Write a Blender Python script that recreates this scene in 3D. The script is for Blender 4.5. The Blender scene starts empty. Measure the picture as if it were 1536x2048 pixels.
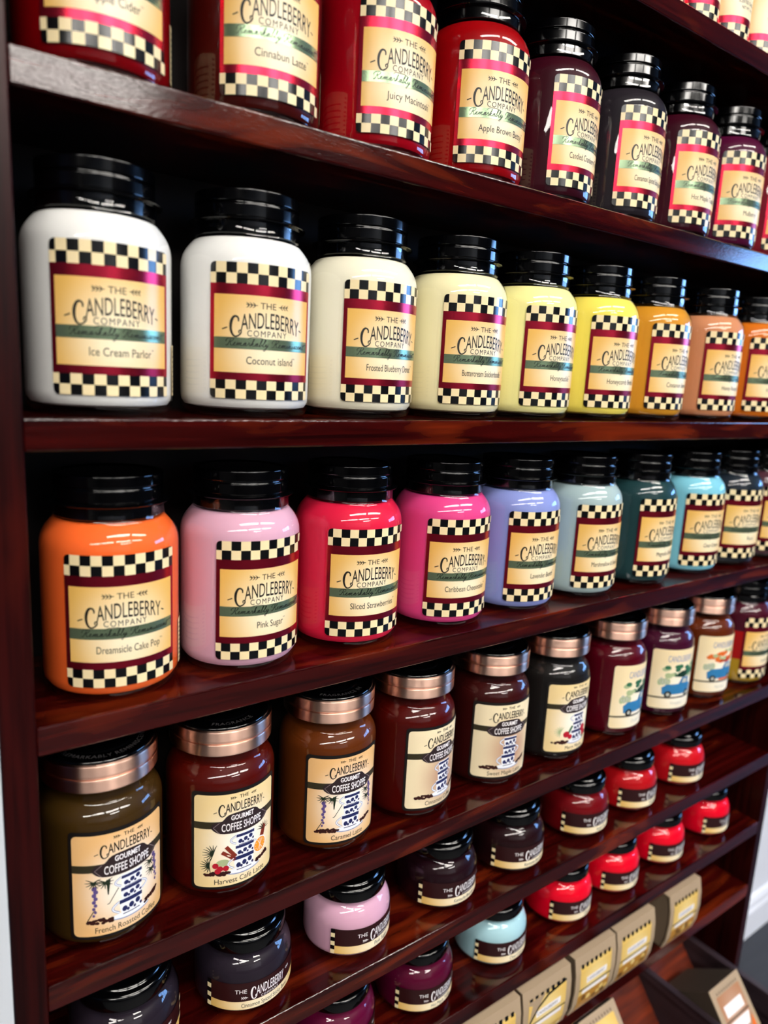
import bpy, bmesh, math, random
from mathutils import Vector, Matrix
from mathutils.geometry import tessellate_polygon

random.seed(7)
SC = bpy.context.scene
COL = SC.collection
pi = math.pi

# ------------------------------------------------------------------ camera
CAM_LOC = Vector((-0.08337, -0.50917, 0.03990))
CAM_R = Vector((0.81079971, -0.58301037, 0.05198782))
CAM_U = Vector((0.06936866, 0.18390377, 0.98049344))
CAM_F = Vector((0.5811986, 0.79137747, -0.18955178))
cam = bpy.data.cameras.new('camera')
cam_o = bpy.data.objects.new('camera', cam)
COL.objects.link(cam_o)
m = Matrix((CAM_R, CAM_U, -CAM_F)).transposed().to_4x4()
m.translation = CAM_LOC
cam_o.matrix_world = m
cam.sensor_fit = 'VERTICAL'
cam.sensor_height = 36.0
cam.lens = 1433.06 / 2048 * 36.0
cam.clip_start = 0.02
cam.clip_end = 60
cam.dof.use_dof = True
cam.dof.focus_distance = 0.675
cam.dof.aperture_fstop = cam.lens / 7.0
SC.camera = cam_o

# ------------------------------------------------------------------ view, world
SC.view_settings.view_transform = 'Standard'
SC.view_settings.look = 'None'
SC.view_settings.exposure = 0.0
SC.view_settings.gamma = 1.0
SC.view_settings.use_curve_mapping = False
wd = bpy.data.worlds.new('world')
SC.world = wd
wd.use_nodes = True
wd.node_tree.nodes['Background'].inputs[0].default_value = (0.6, 0.75, 1.0, 1)
wd.node_tree.nodes['Background'].inputs[1].default_value = 0.01

LIGHT_STRENGTH = 27.5
WINDOW_STRENGTH = 18.0
# ceiling fixtures: centre x, centre y, length along x, width along y
FIXTURES = [(0.1, -1.3, 1.2, 0.3), (1.45, -1.3, 1.2, 0.3)] + [(x, -2.75, 1.2, 0.5) for x in (-2.4, -1.0, 0.4, 1.8)] + [(0.8, -4.05, 1.2, 0.6)]

# ------------------------------------------------------------------ materials
def lin(h):
    h = h.lstrip('#')
    o = []
    for i in (0, 2, 4):
        c = int(h[i:i+2], 16) / 255
        o.append(c / 12.92 if c <= 0.04045 else ((c + 0.055) / 1.055) ** 2.4)
    return (*o, 1.0)

MATS = {}
def mat(name, col, rough=0.5, metal=0.0, spec=0.5, coat=0.0, emit=None, es=0.0):
    if name in MATS:
        return MATS[name]
    mt = bpy.data.materials.new(name)
    mt.use_nodes = True
    b = mt.node_tree.nodes['Principled BSDF']
    c = lin(col) if isinstance(col, str) else (*col, 1.0)
    b.inputs['Base Color'].default_value = c
    b.inputs['Roughness'].default_value = rough
    b.inputs['Metallic'].default_value = metal
    b.inputs['Specular IOR Level'].default_value = spec
    b.inputs['Coat Weight'].default_value = coat
    if emit:
        b.inputs['Emission Color'].default_value = (*emit, 1)
        b.inputs['Emission Strength'].default_value = es
    MATS[name] = mt
    return mt

def wood(name, axis, dark, mid, light, rough=0.3, knots=0.5, spec=0.5):
    mt = bpy.data.materials.new(name)
    mt.use_nodes = True
    nt = mt.node_tree
    N, L = nt.nodes, nt.links
    b = N['Principled BSDF']
    tc = N.new('ShaderNodeTexCoord')
    oi = N.new('ShaderNodeObjectInfo')
    add = N.new('ShaderNodeVectorMath'); add.operation = 'ADD'
    mul = N.new('ShaderNodeVectorMath'); mul.operation = 'SCALE'
    comb = N.new('ShaderNodeCombineXYZ')
    L.new(oi.outputs['Random'], comb.inputs[0]); L.new(oi.outputs['Random'], comb.inputs[1]); L.new(oi.outputs['Random'], comb.inputs[2])
    L.new(comb.outputs[0], mul.inputs[0]); mul.inputs['Scale'].default_value = 11.0
    L.new(tc.outputs['Object'], add.inputs[0]); L.new(mul.outputs[0], add.inputs[1])
    mp = N.new('ShaderNodeMapping')
    s = [130, 130, 130]; s[axis] = 5
    mp.inputs['Scale'].default_value = s
    L.new(add.outputs[0], mp.inputs[0])
    n1 = N.new('ShaderNodeTexNoise'); n1.inputs['Scale'].default_value = 1.0; n1.inputs['Detail'].default_value = 5; n1.inputs['Roughness'].default_value = 0.6; n1.inputs['Distortion'].default_value = 0.4
    L.new(mp.outputs[0], n1.inputs['Vector'])
    mp2 = N.new('ShaderNodeMapping')
    s2 = [26, 26, 26]; s2[axis] = 4.5
    mp2.inputs['Scale'].default_value = s2
    L.new(add.outputs[0], mp2.inputs[0])
    n2 = N.new('ShaderNodeTexNoise'); n2.inputs['Scale'].default_value = 1.0; n2.inputs['Detail'].default_value = 3; n2.inputs['Distortion'].default_value = 1.2
    L.new(mp2.outputs[0], n2.inputs['Vector'])
    r1 = N.new('ShaderNodeValToRGB')
    r1.color_ramp.elements[0].position = 0.36; r1.color_ramp.elements[0].color = (*dark, 1)
    r1.color_ramp.elements[1].position = 0.66; r1.color_ramp.elements[1].color = (*mid, 1)
    L.new(n1.outputs['Fac'], r1.inputs[0])
    r2 = N.new('ShaderNodeValToRGB')
    r2.color_ramp.elements[0].position = 0.54; r2.color_ramp.elements[0].color = (0, 0, 0, 1)
    r2.color_ramp.elements[1].position = 0.74; r2.color_ramp.elements[1].color = (knots, knots, knots, 1)
    L.new(n2.outputs['Fac'], r2.inputs[0])
    mx = N.new('ShaderNodeMix'); mx.data_type = 'RGBA'
    L.new(r2.outputs[0], mx.inputs[0]); L.new(r1.outputs[0], mx.inputs[6]); mx.inputs[7].default_value = (*light, 1)
    L.new(mx.outputs[2], b.inputs['Base Color'])
    b.inputs['Roughness'].default_value = rough
    b.inputs['Specular IOR Level'].default_value = spec
    # fine raised grain under the varnish
    mp3 = N.new('ShaderNodeMapping')
    s3 = [900, 900, 900]; s3[axis] = 220
    mp3.inputs['Scale'].default_value = s3
    L.new(add.outputs[0], mp3.inputs[0])
    n3 = N.new('ShaderNodeTexNoise'); n3.inputs['Scale'].default_value = 1.0; n3.inputs['Detail'].default_value = 2
    L.new(mp3.outputs[0], n3.inputs['Vector'])
    bp = N.new('ShaderNodeBump'); bp.inputs['Strength'].default_value = 0.13; bp.inputs['Distance'].default_value = 0.0004
    L.new(n3.outputs['Fac'], bp.inputs['Height'])
    L.new(bp.outputs[0], b.inputs['Normal'])
    return mt

WOOD_H = wood('cherry_wood_board', 0, (0.010, 0.0004, 0.0004), (0.046, 0.0019, 0.0014), (0.19, 0.021, 0.0035), 0.11, 0.7)
WOOD_V = wood('cherry_wood_upright', 2, (0.008, 0.0005, 0.0006), (0.028, 0.0018, 0.0016), (0.058, 0.0045, 0.002), 0.3, 0.5, 0.2)
WOOD_BACK = wood('shaded_wood_back', 2, (0.003, 0.0007, 0.0008), (0.008, 0.0018, 0.0018), (0.012, 0.003, 0.002), 0.6, 0.3)  # colour darkened to stand in for the shade inside the shelves
WOOD_ORANGE = wood('orange_wood_slope', 0, (0.05, 0.004, 0.001), (0.16, 0.018, 0.002), (0.24, 0.036, 0.004), 0.4, 0.5)
WOOD_GREY = wood('grey_brown_bin_wood', 1, (0.012, 0.006, 0.009), (0.045, 0.028, 0.036), (0.06, 0.04, 0.048), 0.45, 0.3)

def glass_material(name, tint=(1, 1, 1)):
    mt = bpy.data.materials.new(name)
    mt.use_nodes = True
    nt = mt.node_tree; N, L = nt.nodes, nt.links
    for n in list(N):
        if n.type != 'OUTPUT_MATERIAL':
            N.remove(n)
    out = [n for n in N if n.type == 'OUTPUT_MATERIAL'][0]
    tr = N.new('ShaderNodeBsdfTransparent'); tr.inputs[0].default_value = (*tint, 1)
    gl = N.new('ShaderNodeBsdfGlossy'); gl.inputs['Roughness'].default_value = 0.03
    lw = N.new('ShaderNodeLayerWeight'); lw.inputs['Blend'].default_value = 0.5
    pw = N.new('ShaderNodeMath'); pw.operation = 'POWER'; pw.inputs[1].default_value = 4.0
    L.new(lw.outputs['Facing'], pw.inputs[0])
    ma = N.new('ShaderNodeMath'); ma.operation = 'MULTIPLY_ADD'; ma.inputs[1].default_value = 0.7; ma.inputs[2].default_value = 0.045
    L.new(pw.outputs[0], ma.inputs[0])
    tcn = N.new('ShaderNodeTexCoord'); nz = N.new('ShaderNodeTexNoise'); nz.inputs['Scale'].default_value = 55; nz.inputs['Detail'].default_value = 1
    L.new(tcn.outputs['Object'], nz.inputs['Vector'])
    bp = N.new('ShaderNodeBump'); bp.inputs['Strength'].default_value = 0.12; bp.inputs['Distance'].default_value = 0.002
    L.new(nz.outputs['Fac'], bp.inputs['Height']); L.new(bp.outputs[0], gl.inputs['Normal'])
    mx = N.new('ShaderNodeMixShader')
    L.new(ma.outputs[0], mx.inputs[0]); L.new(tr.outputs[0], mx.inputs[1]); L.new(gl.outputs[0], mx.inputs[2])
    L.new(mx.outputs[0], out.inputs[0])
    return mt
GLASS = glass_material('jar_glass')

def paper(name, edge, centre, cu=0.0, cv=0.4, rad=0.55, rough=0.28, spec=0.5):
    """printed paper with a pale glow printed round (cu, cv) of the label"""
    mt = bpy.data.materials.new(name)
    mt.use_nodes = True
    nt = mt.node_tree; N, L = nt.nodes, nt.links
    b = N['Principled BSDF']
    uv = N.new('ShaderNodeUVMap')
    sub = N.new('ShaderNodeVectorMath'); sub.operation = 'SUBTRACT'; sub.inputs[1].default_value = (cu, cv, 0)
    ln = N.new('ShaderNodeVectorMath'); ln.operation = 'LENGTH'
    mr = N.new('ShaderNodeMapRange'); mr.interpolation_type = 'SMOOTHSTEP'
    mr.inputs['From Min'].default_value = 0.05; mr.inputs['From Max'].default_value = rad
    L.new(uv.outputs[0], sub.inputs[0]); L.new(sub.outputs[0], ln.inputs[0]); L.new(ln.outputs['Value'], mr.inputs['Value'])
    mx = N.new('ShaderNodeMix'); mx.data_type = 'RGBA'
    L.new(mr.outputs[0], mx.inputs[0]); mx.inputs[6].default_value = lin(centre); mx.inputs[7].default_value = lin(edge)
    L.new(mx.outputs[2], b.inputs['Base Color'])
    b.inputs['Roughness'].default_value = rough
    b.inputs['Specular IOR Level'].default_value = spec
    return mt

CREAM = paper('label_cream', '#e6b55c', '#f3e6c4')
CREAM_CHECK = mat('label_check_cream', '#efdcae', 0.28)
BLACK_CHECK = mat('label_check_black', '#07080a', 0.22, spec=0.6)
MAROON_FOIL = mat('label_maroon_foil', (0.55, 0.022, 0.055), 0.25, 0.92)
GREEN_FOIL = mat('label_green_foil', (0.26, 0.36, 0.22), 0.24, 0.75)
INK = mat('label_ink', '#16130f', 0.45)
INK_GREEN = mat('label_script_ink', '#0b1210', 0.4)
PEACH = paper('coffee_label_peach', '#eab97c', '#fbf4e8', 0.04, 0.46, 0.60, 0.35)
LABEL_SHADOW = mat('coffee_label_shadow', '#0b0605', 0.5)  # shadow of the label on the wax, painted as a dark rim
BROWN_WASH = paper('coffee_brown_wash', '#f0e0bb', '#b98f76', 0.10, 0.36, 0.58, 0.35)
BANNER = mat('coffee_banner', '#2a1d20', 0.45)
BANNER_LINE = mat('coffee_banner_line', '#8c7d80', 0.45)
OLIVE_BAND = mat('coffee_olive_band', '#2f2a18', 0.45)
PEACH_PALE = paper('coffee_label_cream', '#efd49a', '#fbf6ea', 0.04, 0.46, 0.60, 0.35)
WHITE_INK = mat('label_white_ink', '#f2eef0', 0.4)
PORCELAIN = mat('printed_porcelain', '#eef1f8', 0.35)
BLUE_INK = mat('printed_blue', '#1c2456', 0.4)
BLUE_GREY = mat('printed_blue_grey', '#8b98bd', 0.4)
BEAN = mat('printed_bean', '#33110d', 0.4)
SPRIG = mat('printed_sprig_green', '#1c2a1c', 0.4)
LAVENDER = mat('printed_lavender', '#5b4a86', 0.4)
BERRY = mat('printed_berry', '#b3182c', 0.4)
CINNAMON = mat('printed_cinnamon', '#7d2a1a', 0.4)
ORANGE_INK = mat('printed_orange', '#f09a2a', 0.4)
LEAF_PALE = mat('printed_pale_leaf', '#a9b98c', 0.4)
TREE_INK = mat('printed_tree', '#2c6a4c', 0.4)
TREE_DARK = mat('printed_dark_tree', '#113426', 0.4)
TRUCK_INK = mat('printed_truck', '#2f78ac', 0.4)
AUTUMN = mat('printed_autumn', '#dd6a28', 0.4)
GREY_INK = mat('printed_grey', '#b9bcb4', 0.4)
TRUCK_PAPER = paper('truck_label_paper', '#f0dcb0', '#f6efe0', 0.1, 0.3, 0.7, 0.35)
SMALL_MAROON = mat('small_label_maroon', '#2a0a0c', 0.35)
SMALL_CREAM = paper('small_label_cream', '#e8bd68', '#f4e6c6', 0.0, 0.2, 0.5, 0.35)
LID_BLACK = mat('lid_black', '#030304', 0.10, spec=0.5)
LID_TEXT = mat('lid_embossed_text', '#4a4646', 0.35)
COPPER = mat('lid_copper', (0.95, 0.60, 0.47), 0.33, 1.0)
_b = COPPER.node_tree.nodes['Principled BSDF']
_b.inputs['Anisotropic'].default_value = 1.0
_b.inputs['Anisotropic Rotation'].default_value = 0.25
_t = COPPER.node_tree.nodes.new('ShaderNodeTangent'); _t.direction_type = 'RADIAL'; _t.axis = 'Z'
COPPER.node_tree.links.new(_t.outputs[0], _b.inputs['Tangent'])
KRAFT = mat('kraft_card', '#a58f74', 0.6)
KRAFT_DARK = mat('kraft_card_side', '#7d6a55', 0.65)
BOX_YELLOW = paper('box_yellow', '#d8b35c', '#ecd592', 0.0, 0.5, 0.6, 0.5)
BOX_GOLD = mat('box_gold', '#b07c2e', 0.5)
BOX_PEACH = paper('box_peach', '#a5734f', '#bd9a82', 0.0, 0.5, 0.6, 0.5)  # inks darkened to stand in for the lower light in the bin
BROWN_CARD = mat('brown_card', '#463a30', 0.6)
WICK = mat('wick', '#2a2420', 0.8)

def wax(name, col):
    mt = bpy.data.materials.get(name)
    if mt:
        return mt
    mt = mat(name, col, 0.4, spec=0.1)
    return mt

# ------------------------------------------------------------------ mesh helpers
class MB:
    def __init__(self):
        self.v, self.f, self.m, self.sm, self.uv = [], [], [], [], {}
        self.mats = []
    def mi(self, mt):
        if mt not in self.mats:
            self.mats.append(mt)
        return self.mats.index(mt)
    def add(self, verts, faces, mt, smooth=False, uvs=None):
        o = len(self.v)
        self.v.extend(verts)
        k = self.mi(mt)
        for f in faces:
            self.f.append([i + o for i in f]); self.m.append(k); self.sm.append(smooth)
        if uvs:
            for i, q in enumerate(uvs):
                self.uv[o + i] = q
    def box(self, a, b, mt):
        x0, y0, z0 = a; x1, y1, z1 = b
        vs = [(x0,y0,z0),(x1,y0,z0),(x1,y1,z0),(x0,y1,z0),(x0,y0,z1),(x1,y0,z1),(x1,y1,z1),(x0,y1,z1)]
        self.add(vs, [(0,3,2,1),(4,5,6,7),(0,1,5,4),(1,2,6,5),(2,3,7,6),(3,0,4,7)], mt)
    def lathe(self, prof, mt, seg=72, close_top=False, close_bot=False):
        vs, fs = [], []
        n = len(prof)
        for j in range(seg):
            a = 2 * pi * j / seg
            c, s = math.cos(a), math.sin(a)
            for r, z in prof:
                vs.append((r * c, r * s, z))
        for j in range(seg):
            k = (j + 1) % seg
            for i in range(n - 1):
                fs.append((j*n+i, k*n+i, k*n+i+1, j*n+i+1))
        if close_bot:
            fs.append([j*n for j in range(seg)][::-1])
        if close_top:
            fs.append([j*n+n-1 for j in range(seg)])
        self.add(vs, fs, mt, True)
    def build(self, name, parent=None, sharp=40, bevel=0.0):
        me = bpy.data.meshes.new(name)
        me.from_pydata(self.v, [], self.f)
        for mt in self.mats:
            me.materials.append(mt)
        me.polygons.foreach_set('material_index', self.m)
        me.polygons.foreach_set('use_smooth', self.sm)
        if self.uv:
            ul = me.uv_layers.new(name='UVMap')
            vi = [0] * len(me.loops)
            me.loops.foreach_get('vertex_index', vi)
            flat = []
            for i in vi:
                flat.extend(self.uv.get(i, (0.0, 0.0)))
            ul.data.foreach_set('uv', flat)
        me.validate()
        me.update()
        if any(self.sm):
            me.set_sharp_from_angle(angle=math.radians(sharp))
        o = bpy.data.objects.new(name, me)
        COL.objects.link(o)
        if parent:
            o.parent = parent
        if bevel:
            bv = o.modifiers.new('bevel', 'BEVEL'); bv.width = bevel; bv.segments = 3; bv.limit_method = 'ANGLE'
        return o

def tag(o, label=None, cat=None, group=None, kind=None):
    if label: o['label'] = label
    if cat: o['category'] = cat
    if group: o['group'] = group
    if kind: o['kind'] = kind
    return o
def thing(name, loc, rotz, label, cat, group=None):
    o = bpy.data.objects.new(name, None)
    COL.objects.link(o)
    o.location = loc; o.rotation_euler = (0, 0, math.radians(rotz))
    o.empty_display_size = 0.02
    return tag(o, label, cat, group)

# ---- text outlines from Blender's built-in font
_TX = {}
def text_tris(s, shear=0.0, offset=0.0, spacing=1.0):
    key = (s, shear, offset, spacing)
    if key in _TX:
        return _TX[key]
    cu = bpy.data.curves.new('t', 'FONT')
    cu.body = s; cu.size = 1.0; cu.shear = shear; cu.offset = offset; cu.space_character = spacing
    cu.resolution_u = 3; cu.fill_mode = 'FRONT'
    ob = bpy.data.objects.new('t', cu)
    COL.objects.link(ob)
    dg = bpy.context.evaluated_depsgraph_get()
    dg.update()
    me = ob.evaluated_get(dg).to_mesh()
    vs = [(v.co.x, v.co.y) for v in me.vertices]
    fs = [tuple(p.vertices) for p in me.polygons]
    ob.evaluated_get(dg).to_mesh_clear()
    bpy.data.objects.remove(ob); bpy.data.curves.remove(cu)
    if not vs:
        vs, fs = [(0, 0), (0.01, 0), (0, 0.01)], [(0, 1, 2)]
    _TX[key] = (vs, fs)
    return _TX[key]

class Label:
    """flat artwork in (u, z) wrapped on a cylinder of radius R (or left flat when R is None)"""
    def __init__(self, R, half, z0, z1, flat=None):
        self.R, self.half, self.z0, self.z1 = R, half, z0, z1
        self.mb = MB()
        self.flat = flat
    def P(self, u, z, off):
        if self.flat:
            return self.flat(u, z, off)
        th = u / self.R
        r = self.R + off
        return (r * math.sin(th), -r * math.cos(th), z)
    def UV(self, u, z):
        return (u / (2 * self.half), (z - self.z0) / (self.z1 - self.z0))
    def _put(self, pts, faces, mt, off):
        self.mb.add([self.P(u, z, off) for u, z in pts], faces, mt, True, [self.UV(u, z) for u, z in pts])
    def rect(self, u0, u1, z0, z1, mt, off):
        n = max(1, int(math.ceil(abs(u1 - u0) / 0.0025)))
        pts, fs = [], []
        for i in range(n + 1):
            u = u0 + (u1 - u0) * i / n
            pts += [(u, z0), (u, z1)]
        for i in range(n):
            fs.append((2*i, 2*i+2, 2*i+3, 2*i+1))
        self._put(pts, fs, mt, off)
    def rrect(self, u0, u1, z0, z1, r, mt, off):
        pts = []
        for cx, cz, a0 in ((u1-r, z1-r, 0), (u0+r, z1-r, 90), (u0+r, z0+r, 180), (u1-r, z0+r, 270)):
            for k in range(5):
                a = math.radians(a0 + 22.5 * k)
                pts.append((cx + r*math.cos(a), cz + r*math.sin(a)))
        self.poly(pts, mt, off)
    def poly(self, pts, mt, off):
        us = [p[0] for p in pts]
        if max(us) - min(us) < 0.006:
            tri = tessellate_polygon([[Vector((u, z, 0)) for u, z in pts]])
            fs = []
            for t in tri:
                a, b, c = (pts[i] for i in t)
                ar = (b[0]-a[0])*(c[1]-a[1]) - (b[1]-a[1])*(c[0]-a[0])
                fs.append(t if ar > 0 else (t[0], t[2], t[1]))
            self._put(pts, fs, mt, off)
            return
        bm = bmesh.new()
        bm.faces.new([bm.verts.new((u, z, 0)) for u, z in pts])
        bmesh.ops.triangulate(bm, faces=bm.faces[:])
        u = min(us) + 0.0025
        while u < max(us):
            bmesh.ops.bisect_plane(bm, geom=bm.verts[:] + bm.edges[:] + bm.faces[:], plane_co=(u, 0, 0), plane_no=(1, 0, 0), dist=1e-7)
            u += 0.0025
        bm.normal_update()
        bm.verts.index_update()
        vs = [(v.co.x, v.co.y) for v in bm.verts]
        fs = [[v.index for v in (f.verts if f.normal.z > 0 else reversed(f.verts[:]))] for f in bm.faces]
        bm.free()
        self._put(vs, fs, mt, off)
    def disc(self, u, z, r, mt, off, rz=None, n=14):
        rz = rz or r
        self.poly([(u + r*math.cos(2*pi*k/n), z + rz*math.sin(2*pi*k/n)) for k in range(n)], mt, off)
    def stroke(self, pts, w, mt, off, w1=None):
        w1 = w if w1 is None else w1
        n = len(pts)
        A, B = [], []
        for i in range(n):
            p = Vector(pts[max(0, i-1)]); q = Vector(pts[min(n-1, i+1)])
            d = (q - p)
            if d.length < 1e-9: d = Vector((1, 0))
            d.normalize()
            nn = Vector((-d.y, d.x)) * (w + (w1 - w) * i / max(1, n-1)) * 0.5
            A.append((pts[i][0] + nn.x, pts[i][1] + nn.y)); B.append((pts[i][0] - nn.x, pts[i][1] - nn.y))
        fs = [(i, i+1, n+i+1, n+i) for i in range(n-1)]
        fs = [f[::-1] for f in fs]
        self._put(A + B, fs, mt, off)
    def text(self, s, cx, cz, h, mt, off, width=None, shear=0.0, bold=0.0, spacing=1.0, warp=None, align='C', cap=True):
        """h = cap height; width = force total width"""
        vs, fs = text_tris(s, shear, bold, spacing)
        x0 = min(v[0] for v in vs); x1 = max(v[0] for v in vs)
        capv, _ = text_tris('H', 0, bold)
        ch = max(v[1] for v in capv)
        sy = h / ch
        sx = sy if width is None else width / (x1 - x0)
        mid = (x0 + x1) / 2
        pts = []
        for x, y in vs:
            u = (x - mid) * sx; z = y * sy - h / 2
            if align == 'L': u += (x1 - x0) * sx / 2
            if align == 'R': u -= (x1 - x0) * sx / 2
            if warp: u, z = warp(u, z)
            pts.append((cx + u, cz + z))
        self._put(pts, fs, mt, off)
    def build(self, name, parent):
        return self.mb.build(name, parent, sharp=60)

O1, O2, O3, O4 = 0.00018, 0.00034, 0.0005, 0.00066

def sprig(L, u, z, d, s, mt, off):
    """small leafy twig beside THE; d = +1 points right"""
    L.stroke([(u, z), (u + d*7*s, z + 0.4*s)], 0.45*s, mt, off)
    for k in range(3):
        b = u + d*(1.6 + 1.9*k)*s
        for q in (1, -1):
            L.stroke([(b, z), (b + d*0.5*s, z + q*0.9*s), (b + d*1.5*s, z + q*1.6*s)], 0.8*s, mt, off, 0.25*s)

def smooth(pts, k=5, closed=False):
    """Catmull-Rom curve through pts"""
    n = len(pts)
    out = []
    for i in range(n if closed else n - 1):
        p0 = pts[(i-1) % n] if closed else pts[max(0, i-1)]
        p1 = pts[i]
        p2 = pts[(i+1) % n]
        p3 = pts[(i+2) % n] if closed else pts[min(n-1, i+2)]
        for j in range(k):
            t = j / k
            out.append(tuple(0.5*((2*p1[c]) + (p2[c]-p0[c])*t + (2*p0[c]-5*p1[c]+4*p2[c]-p3[c])*t*t + (3*p1[c]-p0[c]-3*p2[c]+p3[c])*t*t*t) for c in (0, 1)))
    if not closed:
        out.append(pts[-1])
    return out

BIG_C = [(0.92, 0.74), (0.90, 0.90), (0.66, 1.00), (0.36, 0.95), (0.14, 0.74), (0.07, 0.50), (0.12, 0.26), (0.32, 0.05), (0.62, -0.03), (0.98, 0.04), (1.22, 0.18), (1.16, 0.30), (0.98, 0.26), (1.00, 0.14)]
def wordmark(L, cx, cz, w, h, mt, off, rise=0.003, dash=True):
    """arched, condensed CANDLEBERRY with a tall first letter"""
    body = 'ANDLEBERRY'
    cw = w * 0.125
    L.text(body, cx + cw * 0.55, cz, h * 0.92, mt, off, width=w - cw * 1.12, bold=0.004, warp=lambda u, z: (u, z + rise * (1 - ((u + cw*0.55)/(w/2))**2) - rise*0.45))
    H = h * 1.16
    x0, y0 = cx - w/2, cz - h*0.70 - rise*0.25
    c = smooth([(x0 + a*cw*0.95, y0 + b*H) for a, b in BIG_C], 4)
    n = len(c)
    # thick on the left bowl, thin at the ends
    i0, i1 = 4*2, 4*8
    L.stroke(c[:i0+1], h*0.075, mt, off, h*0.11)
    L.stroke(c[i0:i0+10], h*0.11, mt, off, h*0.17)
    L.stroke(c[i0+9:i1+1], h*0.17, mt, off, h*0.09)
    L.stroke(c[i1:], h*0.09, mt, off, h*0.06)
    if dash:
        L.stroke([(cx - w/2 - cw*0.85, cz - h*0.42), (cx - w/2 - cw*0.30, cz - h*0.30)], h*0.07, mt, off)
        L.stroke([(cx + w/2 + cw*0.08, cz - h*0.20), (cx + w/2 + cw*0.45, cz - h*0.30)], h*0.07, mt, off)

# a small joined-up hand: (advance, strokes) in units of the x height
HAND = {
 'e': (.8, [[(0,.15),(.3,.45),(.5,.8),(.38,1.0),(.2,.8),(.15,.4),(.3,.05),(.55,.02),(.8,.15)]]),
 'm': (1.6, [[(0,.15),(.2,.8),(.3,.95),(.36,.7),(.28,0),(.45,.6),(.65,.95),(.75,.75),(.66,0),(.85,.6),(1.05,.95),(1.15,.75),(1.08,.2),(1.2,0),(1.4,.05),(1.6,.15)]]),
 'n': (1.2, [[(0,.15),(.2,.8),(.3,.95),(.36,.7),(.28,0),(.45,.6),(.65,.95),(.76,.75),(.68,.2),(.8,0),(1.0,.05),(1.2,.15)]]),
 'a': (1.0, [[(0,.15),(.35,.7),(.65,.95),(.4,.98),(.15,.65),(.12,.25),(.25,.02),(.45,.2),(.68,.95),(.62,.3),(.7,.02),(.85,.03),(1.0,.15)]]),
 'r': (.8, [[(0,.15),(.2,.75),(.25,1.08),(.38,.9),(.55,.92),(.52,.4),(.55,.05),(.68,.03),(.8,.15)]]),
 'k': (1.0, [[(0,.15),(.35,1.4),(.42,2.2),(.28,2.3),(.2,1.6),(.15,0),(.25,.6),(.5,.98),(.55,.75),(.3,.5),(.5,.2),(.65,.02),(.85,.03),(1.0,.15)]]),
 'b': (.85, [[(0,.15),(.3,1.3),(.4,2.15),(.27,2.3),(.18,1.6),(.15,.3),(.3,0),(.5,.15),(.6,.6),(.5,.85),(.62,.62),(.85,.3)]]),
 'l': (.65, [[(0,.2),(.3,1.2),(.42,2.1),(.3,2.3),(.18,1.7),(.14,.3),(.25,.02),(.45,.03),(.65,.15)]]),
 'y': (1.0, [[(0,.15),(.15,.85),(.22,.95),(.2,.4),(.3,.05),(.5,.2),(.7,.95),(.65,.3),(.5,-.8),(.25,-1.4),(.05,-1.1),(.4,-.4),(1.0,.3)]]),
 'i': (.55, [[(0,.15),(.2,.9),(.18,.3),(.25,.02),(.4,.03),(.55,.15)], [(.26,1.4),(.30,1.55)]]),
 's': (.7, [[(0,.15),(.3,.75),(.38,1.05),(.42,.7),(.5,.3),(.35,.02),(.12,.1)], [(.35,.02),(.52,.04),(.7,.15)]]),
 'c': (.75, [[(0,.15),(.3,.7),(.55,.85),(.42,1.0),(.2,.7),(.15,.3),(.32,.02),(.55,.03),(.75,.15)]]),
 't': (.6, [[(0,.15),(.25,1.0),(.35,1.75),(.25,.9),(.18,.3),(.28,.02),(.45,.03),(.6,.15)], [(-.05,1.2),(.4,1.25),(1.3,1.6),(1.9,1.35)]]),
 'R': (1.5, [[(.62,2.2),(.5,1.2),(.32,.15),(.08,-.05),(-.15,.12)], [(-.2,1.15),(-.45,1.6),(-.1,2.2),(.7,2.45),(1.25,2.1),(1.15,1.55),(.75,1.2),(.55,1.2),(.85,.8),(1.05,.2),(1.25,0),(1.5,.15)]]),
 ' ': (.9, []),
}
def handwriting(L, s, cx, base, width, xh, mt, off, pen, slant=0.35):
    adv = sum(HAND[c][0] for c in s)
    sx = width / adv
    x = cx - width / 2
    for c in s:
        w, strokes = HAND[c]
        for st in strokes:
            pts = [(x + a*sx + slant*b*xh, base + b*xh) for a, b in st]
            L.stroke(smooth(pts, 3), pen, mt, off)
        x += w * sx

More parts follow.
